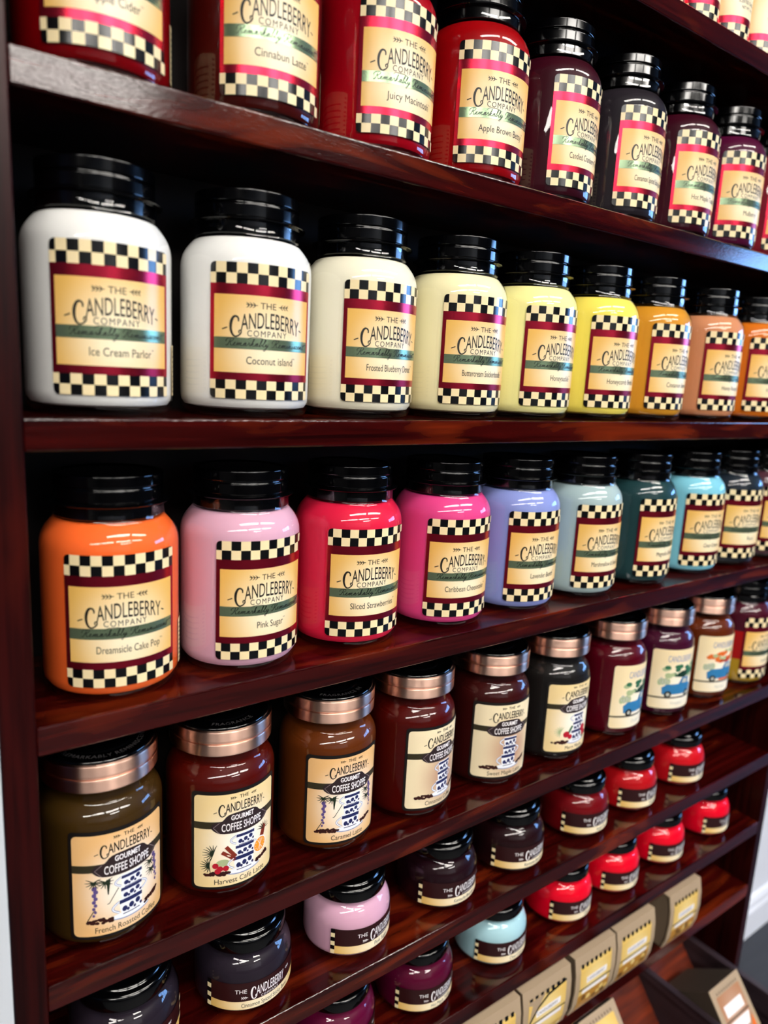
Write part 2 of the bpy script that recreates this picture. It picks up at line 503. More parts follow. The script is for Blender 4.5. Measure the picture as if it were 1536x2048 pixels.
# ------------------------------------------------------------------ label artwork
H48 = math.radians(48)
def large_label(R, scent, parent, back=True, red=None, scent_w=0.042):
    z0, z1 = 0.0145, 0.1160
    hw = H48 * R
    L = Label(R, hw, z0, z1)
    ch0, ch1 = 0.0145, 0.0288          # lower checks
    ct0, ct1 = 0.1005, 0.1160          # upper checks
    cr0, cr1 = 0.0345, 0.0925          # cream field
    red = red or MAROON_FOIL
    L.rrect(-hw, hw, z0, z1, 0.0035, BLACK_CHECK, O1)
    L.rect(-hw, hw, ch1, ct0, red, O2)
    mL = 0.0034
    L.rect(-hw + mL, hw - mL, cr0, cr1, CREAM, O3)
    # checks
    cell = 0.00775
    for lo, hi, flip in ((ct0, ct1, 0), (ch0, ch1, 1)):
        for row in range(2):
            za = lo + (hi - lo) * row / 2; zb = lo + (hi - lo) * (row + 1) / 2
            u = -hw; k = 0
            wdt = cell * 0.6
            while u < hw - 1e-5:
                e = min(hw, u + wdt)
                topcell = (row == 1)
                cream = ((k + (0 if topcell else 1) + flip) % 2 == 1)
                if cream:
                    corner = (k == 0 or e >= hw - 1e-5) and ((flip == 0 and row == 1) or (flip == 1 and row == 0))
                    L.rect(u, e, za, zb - (0.0008 if corner and row == 1 else 0), CREAM_CHECK, O2)
                u = e; k += 1; wdt = cell
    # print
    top = cr1; H = cr1 - cr0
    L.text('THE', 0, top - 0.125*H, 0.0046, INK, O4, bold=0.0)
    sprig(L, -0.0080, top - 0.125*H, -1, 0.00120, INK, O4)
    sprig(L, 0.0080, top - 0.125*H, 1, 0.00120, INK, O4)
    wordmark(L, 0.0, top - 0.355*H, 0.0560, 0.0126, INK, O4, rise=0.0045)
    L.text('COMPANY', 0.0, top - 0.485*H, 0.0045, INK, O4, spacing=1.25, width=0.031)
    s0, s1 = top - 0.69*H, top - 0.545*H
    L.rect(-hw + mL, hw - mL, s0, s1, GREEN_FOIL, O4)
    sm = (s0 + s1) / 2
    f = O4 + 0.00016
    handwriting(L, 'Remarkably Reminiscent', 0.002, sm - 0.0019, 0.0655, 0.00235, INK_GREEN, f, 0.00042)
    L.stroke(smooth([(-0.0150, sm+0.0030), (-0.0125, sm+0.0045), (-0.0060, sm+0.0046), (-0.0020, sm+0.0034), (-0.0028, sm+0.0022)], 4), 0.0004, INK_GREEN, f)
    if scent:
        L.text(scent, 0.003, top - 0.835*H, 0.0056, INK, O4, width=scent_w)
        L.text('TM', 0.003 + scent_w/2 + 0.0012, top - 0.79*H, 0.0012, INK, O4)
    o = L.build('label', parent)
    if back:
        B = Label(R, hw, z0, z1)
        a0, a1 = math.radians(62) * R, math.radians(150) * R
        B.rect(a0, a1, 0.0145, 0.052, CREAM_CHECK, O1)
        for k in range(9):
            B.rect(a0 + 0.002, a0 + 0.006, 0.017 + k*0.0037, 0.0185 + k*0.0037, INK, O2)
        for k in range(5):
            B.rect(a0 + 0.012, a1 - 0.006, 0.021 + k*0.005, 0.0222 + k*0.005, INK, O2)
        B.build('back_label', parent)
    return o

def cup(L, u, z, w, h, s, handle=-1):
    """blue and white printed cup, foot at z"""
    pts = [(u-w*0.36, z), (u+w*0.36, z), (u+w*0.46, z+h*0.3), (u+w*0.5, z+h), (u-w*0.5, z+h), (u-w*0.46, z+h*0.3)]
    L.poly(pts, PORCELAIN, O3)
    L.rect(u-w*0.485, u+w*0.485, z+h*0.70, z+h*0.92, BLUE_INK, O4)
    L.rect(u-w*0.36, u+w*0.36, z+h*0.02, z+h*0.07, BLUE_INK, O4)
    for k in range(3):
        L.disc(u + w*(-0.28 + 0.28*k), z+h*(0.42 + 0.08*((k*7) % 3 - 1)), w*0.11, BLUE_INK, O4, h*0.17, 9)
        L.disc(u + w*(-0.14 + 0.28*k), z+h*(0.24), w*0.06, BLUE_INK, O4, h*0.10, 7)
    hu = u + handle*w*0.5
    ring = [(hu + handle*w*0.26*math.sin(pi*k/8), z + h*0.2 + h*0.65*k/8) for k in range(9)]
    L.stroke(ring, w*0.10, BLUE_GREY, O3)
    L.stroke(ring, w*0.05, PORCELAIN, O4)

def lavender(L, u, z, h, lean):
    for k in range(9):
        t = k / 8
        x = u + lean*t*h + (0.0006 if k % 2 else -0.0006)
        L.disc(x, z - h*t, 0.0017*(1.2 - 0.6*t), LAVENDER, O3 + 0.00003*k, 0.0018*(1.2 - 0.5*t), 8)
def needles(L, u, z, r, mt, a0=60, a1=250, n=9):
    for k in range(n):
        a = math.radians(a0 + (a1 - a0) * k / (n - 1))
        L.stroke([(u, z), (u + r*0.6*math.cos(a), z + r*0.65*math.sin(a)), (u + r*math.cos(a), z + r*0.9*math.sin(a))], 0.0012, mt, O3, 0.0003)

def coffee_label(R, scent, parent, variant, scent_w=0.045):
    z0, z1 = 0.0155, 0.1045
    hw = math.radians(45.5) * R
    L = Label(R, hw, z0, z1)
    rng = random.Random(variant * 13 + 5)
    if variant < 5:
        bw = 0.0026
        L.rrect(-hw-bw, hw+bw, z0-bw, z1+bw*1.3, 0.004, LABEL_SHADOW, O1)  # painted shadow showing round the label edge
    L.rrect(-hw, hw, z0, z1, 0.004, (PEACH if variant in (0, 2) else BROWN_WASH if variant == 3 else PEACH_PALE) if variant < 5 else TRUCK_PAPER, O2)
    H = z1 - z0
    Z = lambda f: z1 - f*H
    if variant >= 5:       # truck labels
        leaf, dark = (TREE_INK, TREE_DARK) if variant < 7 else (AUTUMN, mat('printed_red', '#b02a14', 0.4))
        L.text('CANDLEBERRY', 0.004, Z(0.15), 0.009, BLUE_GREY, O4, width=0.044)
        for k in range(34):
            L.disc(0.006 + (rng.random()-0.5)*0.056, Z(0.36 + 0.20*(rng.random()-0.5)), 0.0046, leaf if k % 3 else LEAF_PALE, O3 + 0.00001*k, 0.003, 9)
        L.poly([(-0.006, Z(0.45)), (0.006, Z(0.36)), (0.022, Z(0.36)), (0.026, Z(0.43)), (0.012, Z(0.47))], dark, O4)
        for k in range(7):
            L.disc(-0.026 + 0.002*k, Z(0.52 + 0.04*rng.random()), 0.003, GREY_INK if k % 2 else LEAF_PALE, O3, 0.005, 8)
        # blue pickup
        b = Z(0.755)
        G = lambda u, q: (0.004 + (u - 0.006)*1.4, b + q*1.45)
        L.poly([G(-0.012, 0), G(0.024, 0), G(0.026, 0.008), G(0.020, 0.0105), G(0.019, 0.017), G(0.009, 0.0175), G(0.005, 0.0108), G(-0.008, 0.0105), G(-0.013, 0.007)], TRUCK_INK, O4)
        L.poly([G(0.009, 0.0115), G(0.017, 0.0112), G(0.0165, 0.0158), G(0.0105, 0.016)], GREY_INK, O4+0.0001)
        L.stroke([G(-0.012, 0.005), G(0.024, 0.005)], 0.0012, BLUE_GREY, O4+0.0001)
        for wx in (-0.006, 0.018):
            g = G(wx, 0)
            L.disc(g[0], g[1], 0.0054, INK, O4+0.00012); L.disc(g[0], g[1], 0.0026, GREY_INK, O4+0.0002)
        if variant == 7:
            for k in range(6):
                L.disc(0.0 + 0.004*k, Z(0.77), 0.002, AUTUMN, O4+0.00022)
        L.rect(-hw, hw, Z(0.825), Z(0.80), OLIVE_BAND, O3)
        L.text(scent, 0.003, Z(0.905), 0.005, GREY_INK, O3, width=scent_w)
        return L.build('label', parent)
    L.text('THE', 0.004, Z(0.042), 0.0032, INK, O4)
    sprig(L, -0.0026, Z(0.045), -1, 0.0008, INK, O4); sprig(L, 0.0106, Z(0.045), 1, 0.0008, INK, O4)
    wordmark(L, 0.003, Z(0.150), 0.042, 0.0092, INK, O4, rise=0.0018)
    L.rect(-hw, hw, Z(0.36), Z(0.285), OLIVE_BAND, O3)
    # plaque
    def plaque(g, mt, off):
        pts = []
        for u, f in ((-0.0245, 0.345), (-0.0215, 0.295), (-0.0150, 0.280), (-0.0095, 0.222), (0.003, 0.205), (0.0155, 0.222), (0.021, 0.280), (0.0275, 0.295), (0.0305, 0.345), (0.0265, 0.395), (0.0195, 0.420), (0.003, 0.428), (-0.0135, 0.420), (-0.0205, 0.395)):
            pts.append((0.003 + (u - 0.003)*g, Z(0.325 + (f - 0.325)*g)))
        L.poly(smooth(pts, 3, True), mt, off)
    plaque(1.0, BANNER, O4)
    for f in (0.297, 0.408):
        L.stroke([(-0.0175, Z(f)), (0.0235, Z(f))], 0.0005, BANNER_LINE, O4+0.0002)
    for sgn in (-1, 1):
        L.stroke([(0.003+sgn*0.0205, Z(0.297)), (0.003+sgn*0.0255, Z(0.345)), (0.003+sgn*0.0205, Z(0.408))], 0.0005, BANNER_LINE, O4+0.0002)
    L.text('GOURMET', 0.003, Z(0.255), 0.0046, WHITE_INK, O4+0.0003, width=0.021, bold=0.03)
    L.text('COFFEE SHOPPE', 0.003, Z(0.352), 0.0072, WHITE_INK, O4+0.0003, width=0.037, bold=0.012)
    # stacked cups on a saucer
    base = Z(0.86)
    L.disc(0.005, base + 0.0002, 0.0165, BLUE_GREY, O3 - 0.00005, 0.0034, 20)
    L.disc(0.005, base + 0.0008, 0.0158, PORCELAIN, O3 - 0.00001, 0.0029, 20)
    cup(L, 0.005, base + 0.0008, 0.0195, 0.0150, 1, -1)
    cup(L, 0.0055, base + 0.0140, 0.0180, 0.0120, 1, 1)
    cup(L, 0.0060, base + 0.0250, 0.0178, 0.0120, 1, -1)
    # beans
    for k in range(34):
        t = k / 33
        x = -0.0285 + 0.019*t + (rng.random()-0.5)*0.003
        L.disc(x, Z(0.865) + (rng.random()-0.3)*0.0045*(1 - abs(t-0.6)), 0.0016, BEAN, O3 + 0.00004 + 0.000004*k, 0.0012, 8)
    for k in range(20):
        t = k / 19
        x = 0.0175 + 0.013*t
        L.disc(x, Z(0.835) + 0.004*t + (rng.random()-0.5)*0.003, 0.0015, BEAN, O3 + 0.00004 + 0.000004*k, 0.0012, 8)
    if variant in (0, 2):
        lavender(L, -0.0225, Z(0.52), 0.024, -0.03)
        lavender(L, 0.0285, Z(0.42), 0.024, 0.06)
        for ux, zz in ((-0.0235, 0.46), (-0.0150, 0.47), (0.0235, 0.46), (0.0250, 0.55)):
            needles(L, ux, Z(zz), 0.0065, SPRIG, 150, 390, 9)
        L.stroke([(-0.0125, Z(0.45)), (-0.0128, Z(0.6))], 0.0032, SPRIG, O3, 0.0008)
        L.stroke([(-0.0290, Z(0.85)), (-0.0240, Z(0.75)), (-0.0120, Z(0.69)), (-0.0050, Z(0.56))], 0.0007, SPRIG, O3)
    if variant == 1:
        needles(L, -0.0225, Z(0.63), 0.0095, SPRIG, 70, 250, 10)
        needles(L, -0.0260, Z(0.76), 0.0080, SPRIG, 80, 280, 10)
        needles(L, 0.0255, Z(0.52), 0.0080, SPRIG, 0, 160, 8)
        L.poly([(0.0215, Z(0.58)), (0.0255, Z(0.46)), (0.0290, Z(0.50)), (0.0265, Z(0.60))], CINNAMON, O3)
        L.disc(0.0215, Z(0.67), 0.0078, WHITE_INK, O4 + 0.0001, n=18); L.disc(0.0215, Z(0.67), 0.0068, ORANGE_INK, O4 + 0.00018, n=18)
        for k in range(6):
            a = pi*k/6
            L.stroke([(0.0215-0.0058*math.cos(a), Z(0.67)-0.0058*math.sin(a)), (0.0215+0.0058*math.cos(a), Z(0.67)+0.0058*math.sin(a))], 0.0004, WHITE_INK, O4+0.00026)
        for (a, b) in (((-0.0150, 0.62), (-0.0035, 0.72)), ((-0.0115, 0.565), (-0.0030, 0.69))):
            L.stroke([(a[0], Z(a[1])), (b[0], Z(b[1]))], 0.0034, CINNAMON, O4+0.0001)
        L.disc(-0.0140, Z(0.74), 0.0060, LEAF_PALE, O3, 0.0034)
        for (x, f) in ((-0.0205, 0.765), (-0.0165, 0.80), (-0.0115, 0.80), (-0.0185, 0.825)):
            L.disc(x, Z(f), 0.0027, BERRY, O4+0.0001)
    if variant == 4:
        needles(L, -0.0200, Z(0.70), 0.0085, LEAF_PALE, 60, 260, 10)
        for (x, f, r) in ((-0.0120, 0.74, 0.0042), (-0.0065, 0.78, 0.0032), (0.0165, 0.70, 0.0052), (0.0195, 0.78, 0.0040)):
            L.disc(x, Z(f), r, BERRY, O4+0.0001)
        L.stroke([(-0.0040, Z(0.62)), (-0.0090, Z(0.72))], 0.003, TREE_INK, O4+0.0001)
    L.text(scent, 0.003, Z(0.945), 0.0050, INK, O3, width=scent_w)
    return L.build('label', parent)

def small_label(R, scent, parent, scent_w=0.036):
    z0, z1 = 0.0112, 0.0402
    hw = math.radians(67) * R
    L = Label(R, hw, z0, z1)
    L.rrect(-hw, hw, z0, z1, 0.002, SMALL_MAROON, O1)
    L.rect(-hw + 0.0045, hw - 0.0045, z0 + 0.0006, z0 + 0.0095, SMALL_CREAM, O2)
    n = 6
    for s in (-1, 1):
        for k in range(n):
            za = z0 + 0.0002 + (z1 - z0 - 0.0004) * k / n; zb = z0 + 0.0002 + (z1 - z0 - 0.0004) * (k + 1) / n
            a, b = (-hw + 0.0002, -hw + 0.0046) if s < 0 else (hw - 0.0046, hw - 0.0002)
            L.rect(a, b, za, zb, CREAM_CHECK if k % 2 == (0 if s < 0 else 1) else BLACK_CHECK, O3)
    cx = 0.004
    L.text('THE', cx - 0.0255, 0.0315, 0.0042, WHITE_INK, O3)
    sprig(L, cx - 0.0190, 0.0245, -1, 0.0009, WHITE_INK, O3)
    wordmark(L, cx + 0.002, 0.0300, 0.036, 0.0105, WHITE_INK, O3, rise=0.0012, dash=False)
    sprig(L, cx + 0.0225, 0.0325, 1, 0.0009, WHITE_INK, O3)
    L.text('COMPANY', cx + 0.003, 0.0228, 0.0024, WHITE_INK, O3, width=0.019, spacing=1.3)
    L.text(scent, cx, 0.0163, 0.0044, INK, O3, width=scent_w)
    return L.build('label', parent)

# ------------------------------------------------------------------ jars
BIG_GLASS = [(0.0001, 0.0012), (0.036, 0.0012), (0.040, 0.0), (0.0450, 0.0003), (0.0490, 0.0022), (0.0512, 0.0060), (0.0520, 0.0115), (0.0520, 0.1160), (0.0516, 0.1205), (0.0503, 0.1252),
             (0.0480, 0.1296), (0.0450, 0.1335), (0.0426, 0.1362), (0.0415, 0.1385), (0.0413, 0.1450), (0.0413, 0.1478)]
BIG_WAX = [(0.0001, 0.0060), (0.041, 0.0060), (0.0482, 0.0076), (0.0507, 0.0112), (0.0513, 0.0160), (0.0513, 0.1158), (0.0508, 0.1203), (0.0495, 0.1248), (0.0471, 0.1292), (0.0442, 0.1330), (0.0420, 0.1355), (0.0402, 0.1364), (0.0001, 0.1360)]
def tier(r, z0, z1, e=0.0005):
    return [(r - e*1.2, z0), (r - e*0.35, z0 + e*0.3), (r, z0 + e), (r, z0 + 2*e), (r, z1 - 2*e), (r, z1 - e), (r - e*0.35, z1 - e*0.3), (r - e*1.2, z1), (r - e*2.5, z1)]
BIG_LID = [(0.0001, 0.1405), (0.0402, 0.1385), (0.0408, 0.1392), (0.0408, 0.1478), (0.0420, 0.1484), (0.0450, 0.1487), (0.0454, 0.1492), (0.0450, 0.1497), (0.0420, 0.1500), (0.0395, 0.1506), (0.0395, 0.1514)] + tier(0.0405, 0.1514, 0.1608) + [(0.0390, 0.1612), (0.0390, 0.1622)] + tier(0.0405, 0.1626, 0.1712) + [(0.036, 0.1715), (0.0352, 0.1706), (0.0001, 0.1706)]

def scale_prof(p, s, dz=1.0):
    return [(r*s, z*dz) for r, z in p]
CS = 0.0495 / 0.0520
COF_GLASS = [(r*CS, z*0.93) for r, z in BIG_GLASS if z < 0.137] + [(0.0403, 0.1285), (0.0400, 0.1330), (0.0415, 0.1345), (0.0425, 0.1358), (0.0415, 0.1372), (0.0395, 0.1378)]
COF_WAX = [(r*CS, z*0.93) for r, z in BIG_WAX]
COF_BAND = [(0.0395, 0.1380), (0.0440, 0.1378)] + tier(0.0456, 0.1380, 0.1488, 0.0008) + [(0.0446, 0.1493), (0.0446, 0.1500)] + tier(0.0456, 0.1505, 0.1605, 0.0008) + [(0.0432, 0.1607), (0.0425, 0.1590)]
COF_DISC = [(0.0001, 0.1570), (0.0425, 0.1570), (0.0432, 0.1600), (0.0432, 0.1618), (0.0425, 0.1628), (0.0405, 0.1632), (0.0395, 0.1624), (0.0385, 0.1618), (0.0270, 0.1618), (0.0262, 0.1627), (0.0250, 0.1627), (0.0242, 0.1618), (0.0001, 0.1618)]
SM_GLASS = [(0.0001, 0.0010), (0.031, 0.0010), (0.034, 0.0), (0.0390, 0.0004), (0.0432, 0.0026), (0.0458, 0.0062), (0.0470, 0.0100), (0.0472, 0.0125), (0.0472, 0.0405), (0.0468, 0.0450), (0.0456, 0.0496), (0.0436, 0.0540), (0.0408, 0.0580), (0.0384, 0.0605), (0.0376, 0.0625), (0.0376, 0.0670)]
SM_WAX = [(0.0001, 0.0040), (0.034, 0.0040), (0.0420, 0.0055), (0.0453, 0.0086), (0.0465, 0.0128), (0.0466, 0.0405), (0.0462, 0.0449), (0.0449, 0.0493), (0.0429, 0.0536), (0.0401, 0.0575), (0.0374, 0.0592), (0.0001, 0.0592)]
SM_LID = [(0.0001, 0.0640), (0.0385, 0.0640), (0.0398, 0.0648), (0.0404, 0.0660), (0.0406, 0.0740), (0.0402, 0.0765), (0.0390, 0.0785), (0.0370, 0.0797), (0.0345, 0.0800), (0.0338, 0.0808), (0.0330, 0.0822), (0.0310, 0.0830), (0.0250, 0.0836), (0.0001, 0.0840)]

PROTO = {}
def proto_mesh(key, prof, mt):
    k = (key, mt.name)
    if k not in PROTO:
        mb = MB(); mb.lathe(prof, mt, 80)
        o = mb.build(key)
        PROTO[k] = o.data
        bpy.data.objects.remove(o)
    return PROTO[k]
def part(name, key, prof, mt, parent):
    o = bpy.data.objects.new(name, proto_mesh(key, prof, mt))
    COL.objects.link(o)
    o.parent = parent
    return o

def big_jar(x, y, z, rot, col, wname, scent, label, group, scent_w=0.042, back=True):
    z += 0.0003
    t = thing('candle_jar', (x, y, z), rot, label, 'candle', group)
    part('glass', 'glass', BIG_GLASS, GLASS, t)
    part('wax', 'wax', BIG_WAX, wax('wax_' + wname, col), t)
    part('lid', 'lid', BIG_LID, LID_BLACK, t)
    large_label(0.0521, scent, t, back, None, scent_w)
    return t

def lid_ring_text(s, parent, r, z, size, flip):
    vs, fs = text_tris(s, 0, 0.01, 1.1)
    x0 = min(v[0] for v in vs); x1 = max(v[0] for v in vs)
    mb = MB()
    pts = []
    for x, y in vs:
        a = (x - (x0 + x1)/2) * size / r
        rr = r + (y - 0.35) * size * (1 if flip else -1)
        th = (pi/2 - a if flip else -pi/2 + a)
        pts.append((rr*math.cos(th), rr*math.sin(th), z))
    mb.add(pts, [f for f in fs] , LID_TEXT)
    o = mb.build('embossed_text', parent)
    return o

def coffee_jar(x, y, z, rot, col, wname, scent, label, group, variant, scent_w=0.045, ring=None):
    z += 0.0003
    t = thing('candle_jar', (x, y, z), rot, label, 'candle', group)
    part('glass', 'coffee_glass', COF_GLASS, GLASS, t)
    part('wax', 'coffee_wax', COF_WAX, wax('wax_' + wname, col), t)
    lid = part('lid', 'coffee_lid', COF_DISC, LID_BLACK, t)
    part('copper_band', 'coffee_band', COF_BAND, COPPER, lid)
    if ring:
        lid_ring_text(ring, lid, 0.0328, 0.16195, 0.0062, False)
    coffee_label(0.0496, scent, t, variant, scent_w)
    return t

def small_jar(x, y, z, rot, col, wname, scent, label, group, scent_w=0.036):
    z += 0.0003
    t = thing('small_candle_jar', (x, y, z), rot, label, 'candle', group)
    part('glass', 'small_glass', SM_GLASS, GLASS, t)
    part('wax', 'small_wax', SM_WAX, wax('wax_' + wname, col), t)
    part('lid', 'small_lid', SM_LID, LID_BLACK, t)
    small_label(0.0473, scent, t, scent_w)
    return t

# ------------------------------------------------------------------ the room
FLOOR, CEIL = -1.205, 1.55
XL, XR, YF, YB = -4.2, 6.0, -5.4, 0.15
WHITE_PAINT = mat('white_wall_paint', '#dfe2ea', 0.6)
GREY_PAINT = mat('pale_grey_paint', '#c4c9cf', 0.55)
def floor_mat():
    mt = mat('grey_floor', '#2a2b30', 0.55)
    N, L = mt.node_tree.nodes, mt.node_tree.links
    tc = N.new('ShaderNodeTexCoord'); mp = N.new('ShaderNodeMapping'); mp.inputs['Scale'].default_value = (3, 30, 1)
    nz = N.new('ShaderNodeTexNoise'); nz.inputs['Scale'].default_value = 1.5; nz.inputs['Detail'].default_value = 6
    r = N.new('ShaderNodeValToRGB')
    r.color_ramp.elements[0].color = (0.012, 0.013, 0.016, 1); r.color_ramp.elements[1].color = (0.035, 0.037, 0.043, 1)
    L.new(tc.outputs['Object'], mp.inputs[0]); L.new(mp.outputs[0], nz.inputs['Vector']); L.new(nz.outputs['Fac'], r.inputs[0])
    L.new(r.outputs[0], mt.node_tree.nodes['Principled BSDF'].inputs['Base Color'])
    return mt
def slab(name, a, b, mt, kind='structure', parent=None, bevel=0.0):
    mb = MB(); mb.box(a, b, mt)
    o = mb.build(name, parent, bevel=bevel)
    if kind and not parent: o['kind'] = kind
    return o
slab('floor', (XL-0.1, YF-0.1, FLOOR-0.1), (XR+0.1, YB+0.1, FLOOR), floor_mat())
slab('ceiling', (XL-0.1, YF-0.1, CEIL), (XR+0.1, YB+0.1, CEIL+0.1), mat('ceiling_tile', '#4c4b4a', 0.9))
slab('wall_back', (XL, YB, FLOOR), (XR, YB+0.1, CEIL), WHITE_PAINT)
slab('wall_front', (XL, YF-0.1, FLOOR), (XR, YF, CEIL), mat('front_wall_paint', '#a3a8ae', 0.8))
slab('wall_left', (XL-0.1, YF, FLOOR), (XL, YB, CEIL), mat('left_wall_paint', '#3c3a38', 0.8))
slab('wall_right', (XR, YF, FLOOR), (XR+0.1, YB, CEIL), mat('right_wall_paint', '#2e2b2a', 0.8))
slab('added_dark_low', (XL, YF, FLOOR), (XR, YF+0.04, -0.12), mat('added_dark_panel', '#171312', 0.7))  # unseen panel added so the lower jar rows reflect something dark
slab('added_dark_right', (1.6, YF, -0.12), (XR, YF+0.04, CEIL), mat('added_dark_panel', '#171312', 0.7))  # unseen panel added to darken reflections towards the right of the labels
# baseboard with a moulded top
mb = MB()
prof = [(YB, FLOOR), (YB-0.014, FLOOR), (YB-0.014, FLOOR+0.066), (YB-0.010, FLOOR+0.074), (YB-0.010, FLOOR+0.084), (YB-0.005, FLOOR+0.095), (YB, FLOOR+0.097)]
for x in (1.17, XR):
    mb.v += [(x, y, z) for y, z in prof]
n = len(prof)
mb.mi(WHITE_PAINT)
for i in range(n):
    mb.f.append([i, n+i, n+(i+1) % n, (i+1) % n]); mb.m.append(0); mb.sm.append(False)
mb.f.append(list(range(n))); mb.m.append(0); mb.sm.append(False)
mb.f.append([n+i for i in range(n)][::-1]); mb.m.append(0); mb.sm.append(False)
mb.build('baseboard_back')['kind'] = 'structure'
# pale painted upright standing just left of the shelving
slab('trim_1', (-0.40, -0.004, FLOOR), (-0.0238, YB, 1.2), GREY_PAINT)

# daylight window at the far right end of the shop
w = slab('window_1', (XR-0.05, -3.05, 0.22), (XR, -0.62, 1.28), mat('window_frame', '#c8ccd0', 0.5))
pane = mat('daylight_pane', '#88aadd', 0.5, emit=(0.22, 0.48, 1.0), es=WINDOW_STRENGTH)
for ya, yb in ((-2.97, -2.26), (-2.19, -1.48), (-1.41, -0.70)):
    slab('pane', (XR-0.055, ya, 0.30), (XR-0.049, yb, 1.20), pane, None, w)

# ceiling lights
DIFF = mat('light_diffuser', '#ffffff', 0.5, emit=(1.0, 0.95, 0.88), es=LIGHT_STRENGTH)
FRM = mat('light_frame', '#d0d0d0', 0.4)
for (x, y, lx, ly) in FIXTURES:
    where = 'alone in the row farthest from the shelving' if y < -4 else {-2.4: 'first', -1.0: 'second', 0.4: 'third', 1.8: 'fourth', 0.1: 'left', 1.45: 'right'}[x] + (' from the left in the middle row' if y < -2 else ' one in the row nearest the shelving')
    t = thing('ceiling_light', (x, y, CEIL), 0, 'white ceiling light panel, ' + where, 'light', 'ceiling light panels')
    mb = MB()
    for a, b in (((-lx/2-0.02, -ly/2-0.02, -0.02), (lx/2+0.02, -ly/2, 0)), ((-lx/2-0.02, ly/2, -0.02), (lx/2+0.02, ly/2+0.02, 0)), ((-lx/2-0.02, -ly/2, -0.02), (-lx/2, ly/2, 0)), ((lx/2, -ly/2, -0.02), (lx/2+0.02, ly/2, 0))):
        mb.box(a, b, FRM)
    mb.build('frame', t)
    mb = MB(); mb.box((-lx/2, -ly/2, -0.012), (lx/2, ly/2, -0.002), DIFF); mb.build('diffuser', t)

# ------------------------------------------------------------------ shelving unit
W = 1.138
T = 0.0223
D = 0.135
ZT, ZA, ZB, ZC, ZD, ZE, ZF, ZG = 0.4385, 0.2184, 0.0, -0.2157, -0.4277, -0.5623, -0.6940, -0.8190
unit = thing('shelving_unit', (0, 0, FLOOR), 0, 'tall dark cherry wood wall shelving unit filled with rows of jar candles', 'shelf')
def upart(name, a, b, mt, bevel=0.0012):
    c = [(a[i]+b[i])/2 for i in range(3)]
    mb = MB(); mb.box([a[i]-c[i] for i in range(3)], [b[i]-c[i] for i in range(3)], mt)
    o = mb.build(name, unit, bevel=bevel)
    o.location = (c[0], c[1], c[2] - FLOOR)
    return o
upart('side_panel', (-0.0229, 0, FLOOR), (0, D, 0.70), WOOD_V)
upart('side_panel', (W, 0, FLOOR), (W+0.018, D, 0.70), WOOD_V)
upart('back_panel', (-0.0229, D, FLOOR), (W+0.018, D+0.008, 0.70), WOOD_BACK)
for z in (0.66, ZT, ZA, ZB, ZC, ZD, ZE, ZF, ZG):
    upart('shelf_board', (0, 0.0, z-T), (W, D, z), WOOD_H, 0.0016)

GR1 = 'large candle jars on the upper shelf'
GR2 = 'large candle jars on the white and yellow shelf'
GR3 = 'large candle jars on the pastel shelf'
GR4 = 'copper lidded coffee candle jars'
GR5 = 'small candle jars on the upper small jar shelf'
GR6 = 'small candle jars on the lower small jar shelf'

# upper row: reds and plums
X1 = [0.0644, 0.1864, 0.3017, 0.4166, 0.5225, 0.6373, 0.7480, 0.8572, 0.9722]
R1 = [-2.1, -5.4, -1.7, -9.9, 4.7, -1.6, -4.6, -11.0, -7.6]
J1 = [('#7a0006', 'deep_red', 'Apple Cider', 'large deep red candle jar at the left end above the leftmost white candle'),
      ('#420a05', 'brown_red', 'Cinnabun Latte', 'large brown red candle jar beside the deep red one at the upper left'),
      ('#a00014', 'crimson', 'Juicy Macintosh', 'large crimson candle jar on the upper shelf, third from the left post'),
      ('#980209', 'apple_red', 'Apple Brown Betty', 'large bright red candle jar left of the plum red jar on the upper shelf'),
      ('#360716', 'cranberry', 'Candied Cranberry Tart', 'large plum red candle jar between the bright red jar and the slate grey jar'),
      ('#262127', 'slate', 'Cinnamon Spiced Sticky Buns', 'large slate grey candle jar on the upper shelf'),
      ('#380618', 'burgundy', 'Hot Maple Toddy', 'large burgundy candle jar on the upper shelf just right of the slate grey jar'),
      ('#4c082e', 'mulberry', 'Mulberry', 'large purple candle jar right of the burgundy jar on the upper shelf'),
      ('#7a1024', 'rose_red', '', 'large red candle jar at the right picture edge on the upper shelf')]
for k, (c, n, s, l) in enumerate(J1):
    big_jar(X1[k], 0.062, ZA, R1[k], c, n, s, l, GR1, min(0.05, 0.003*max(4, len(s))))

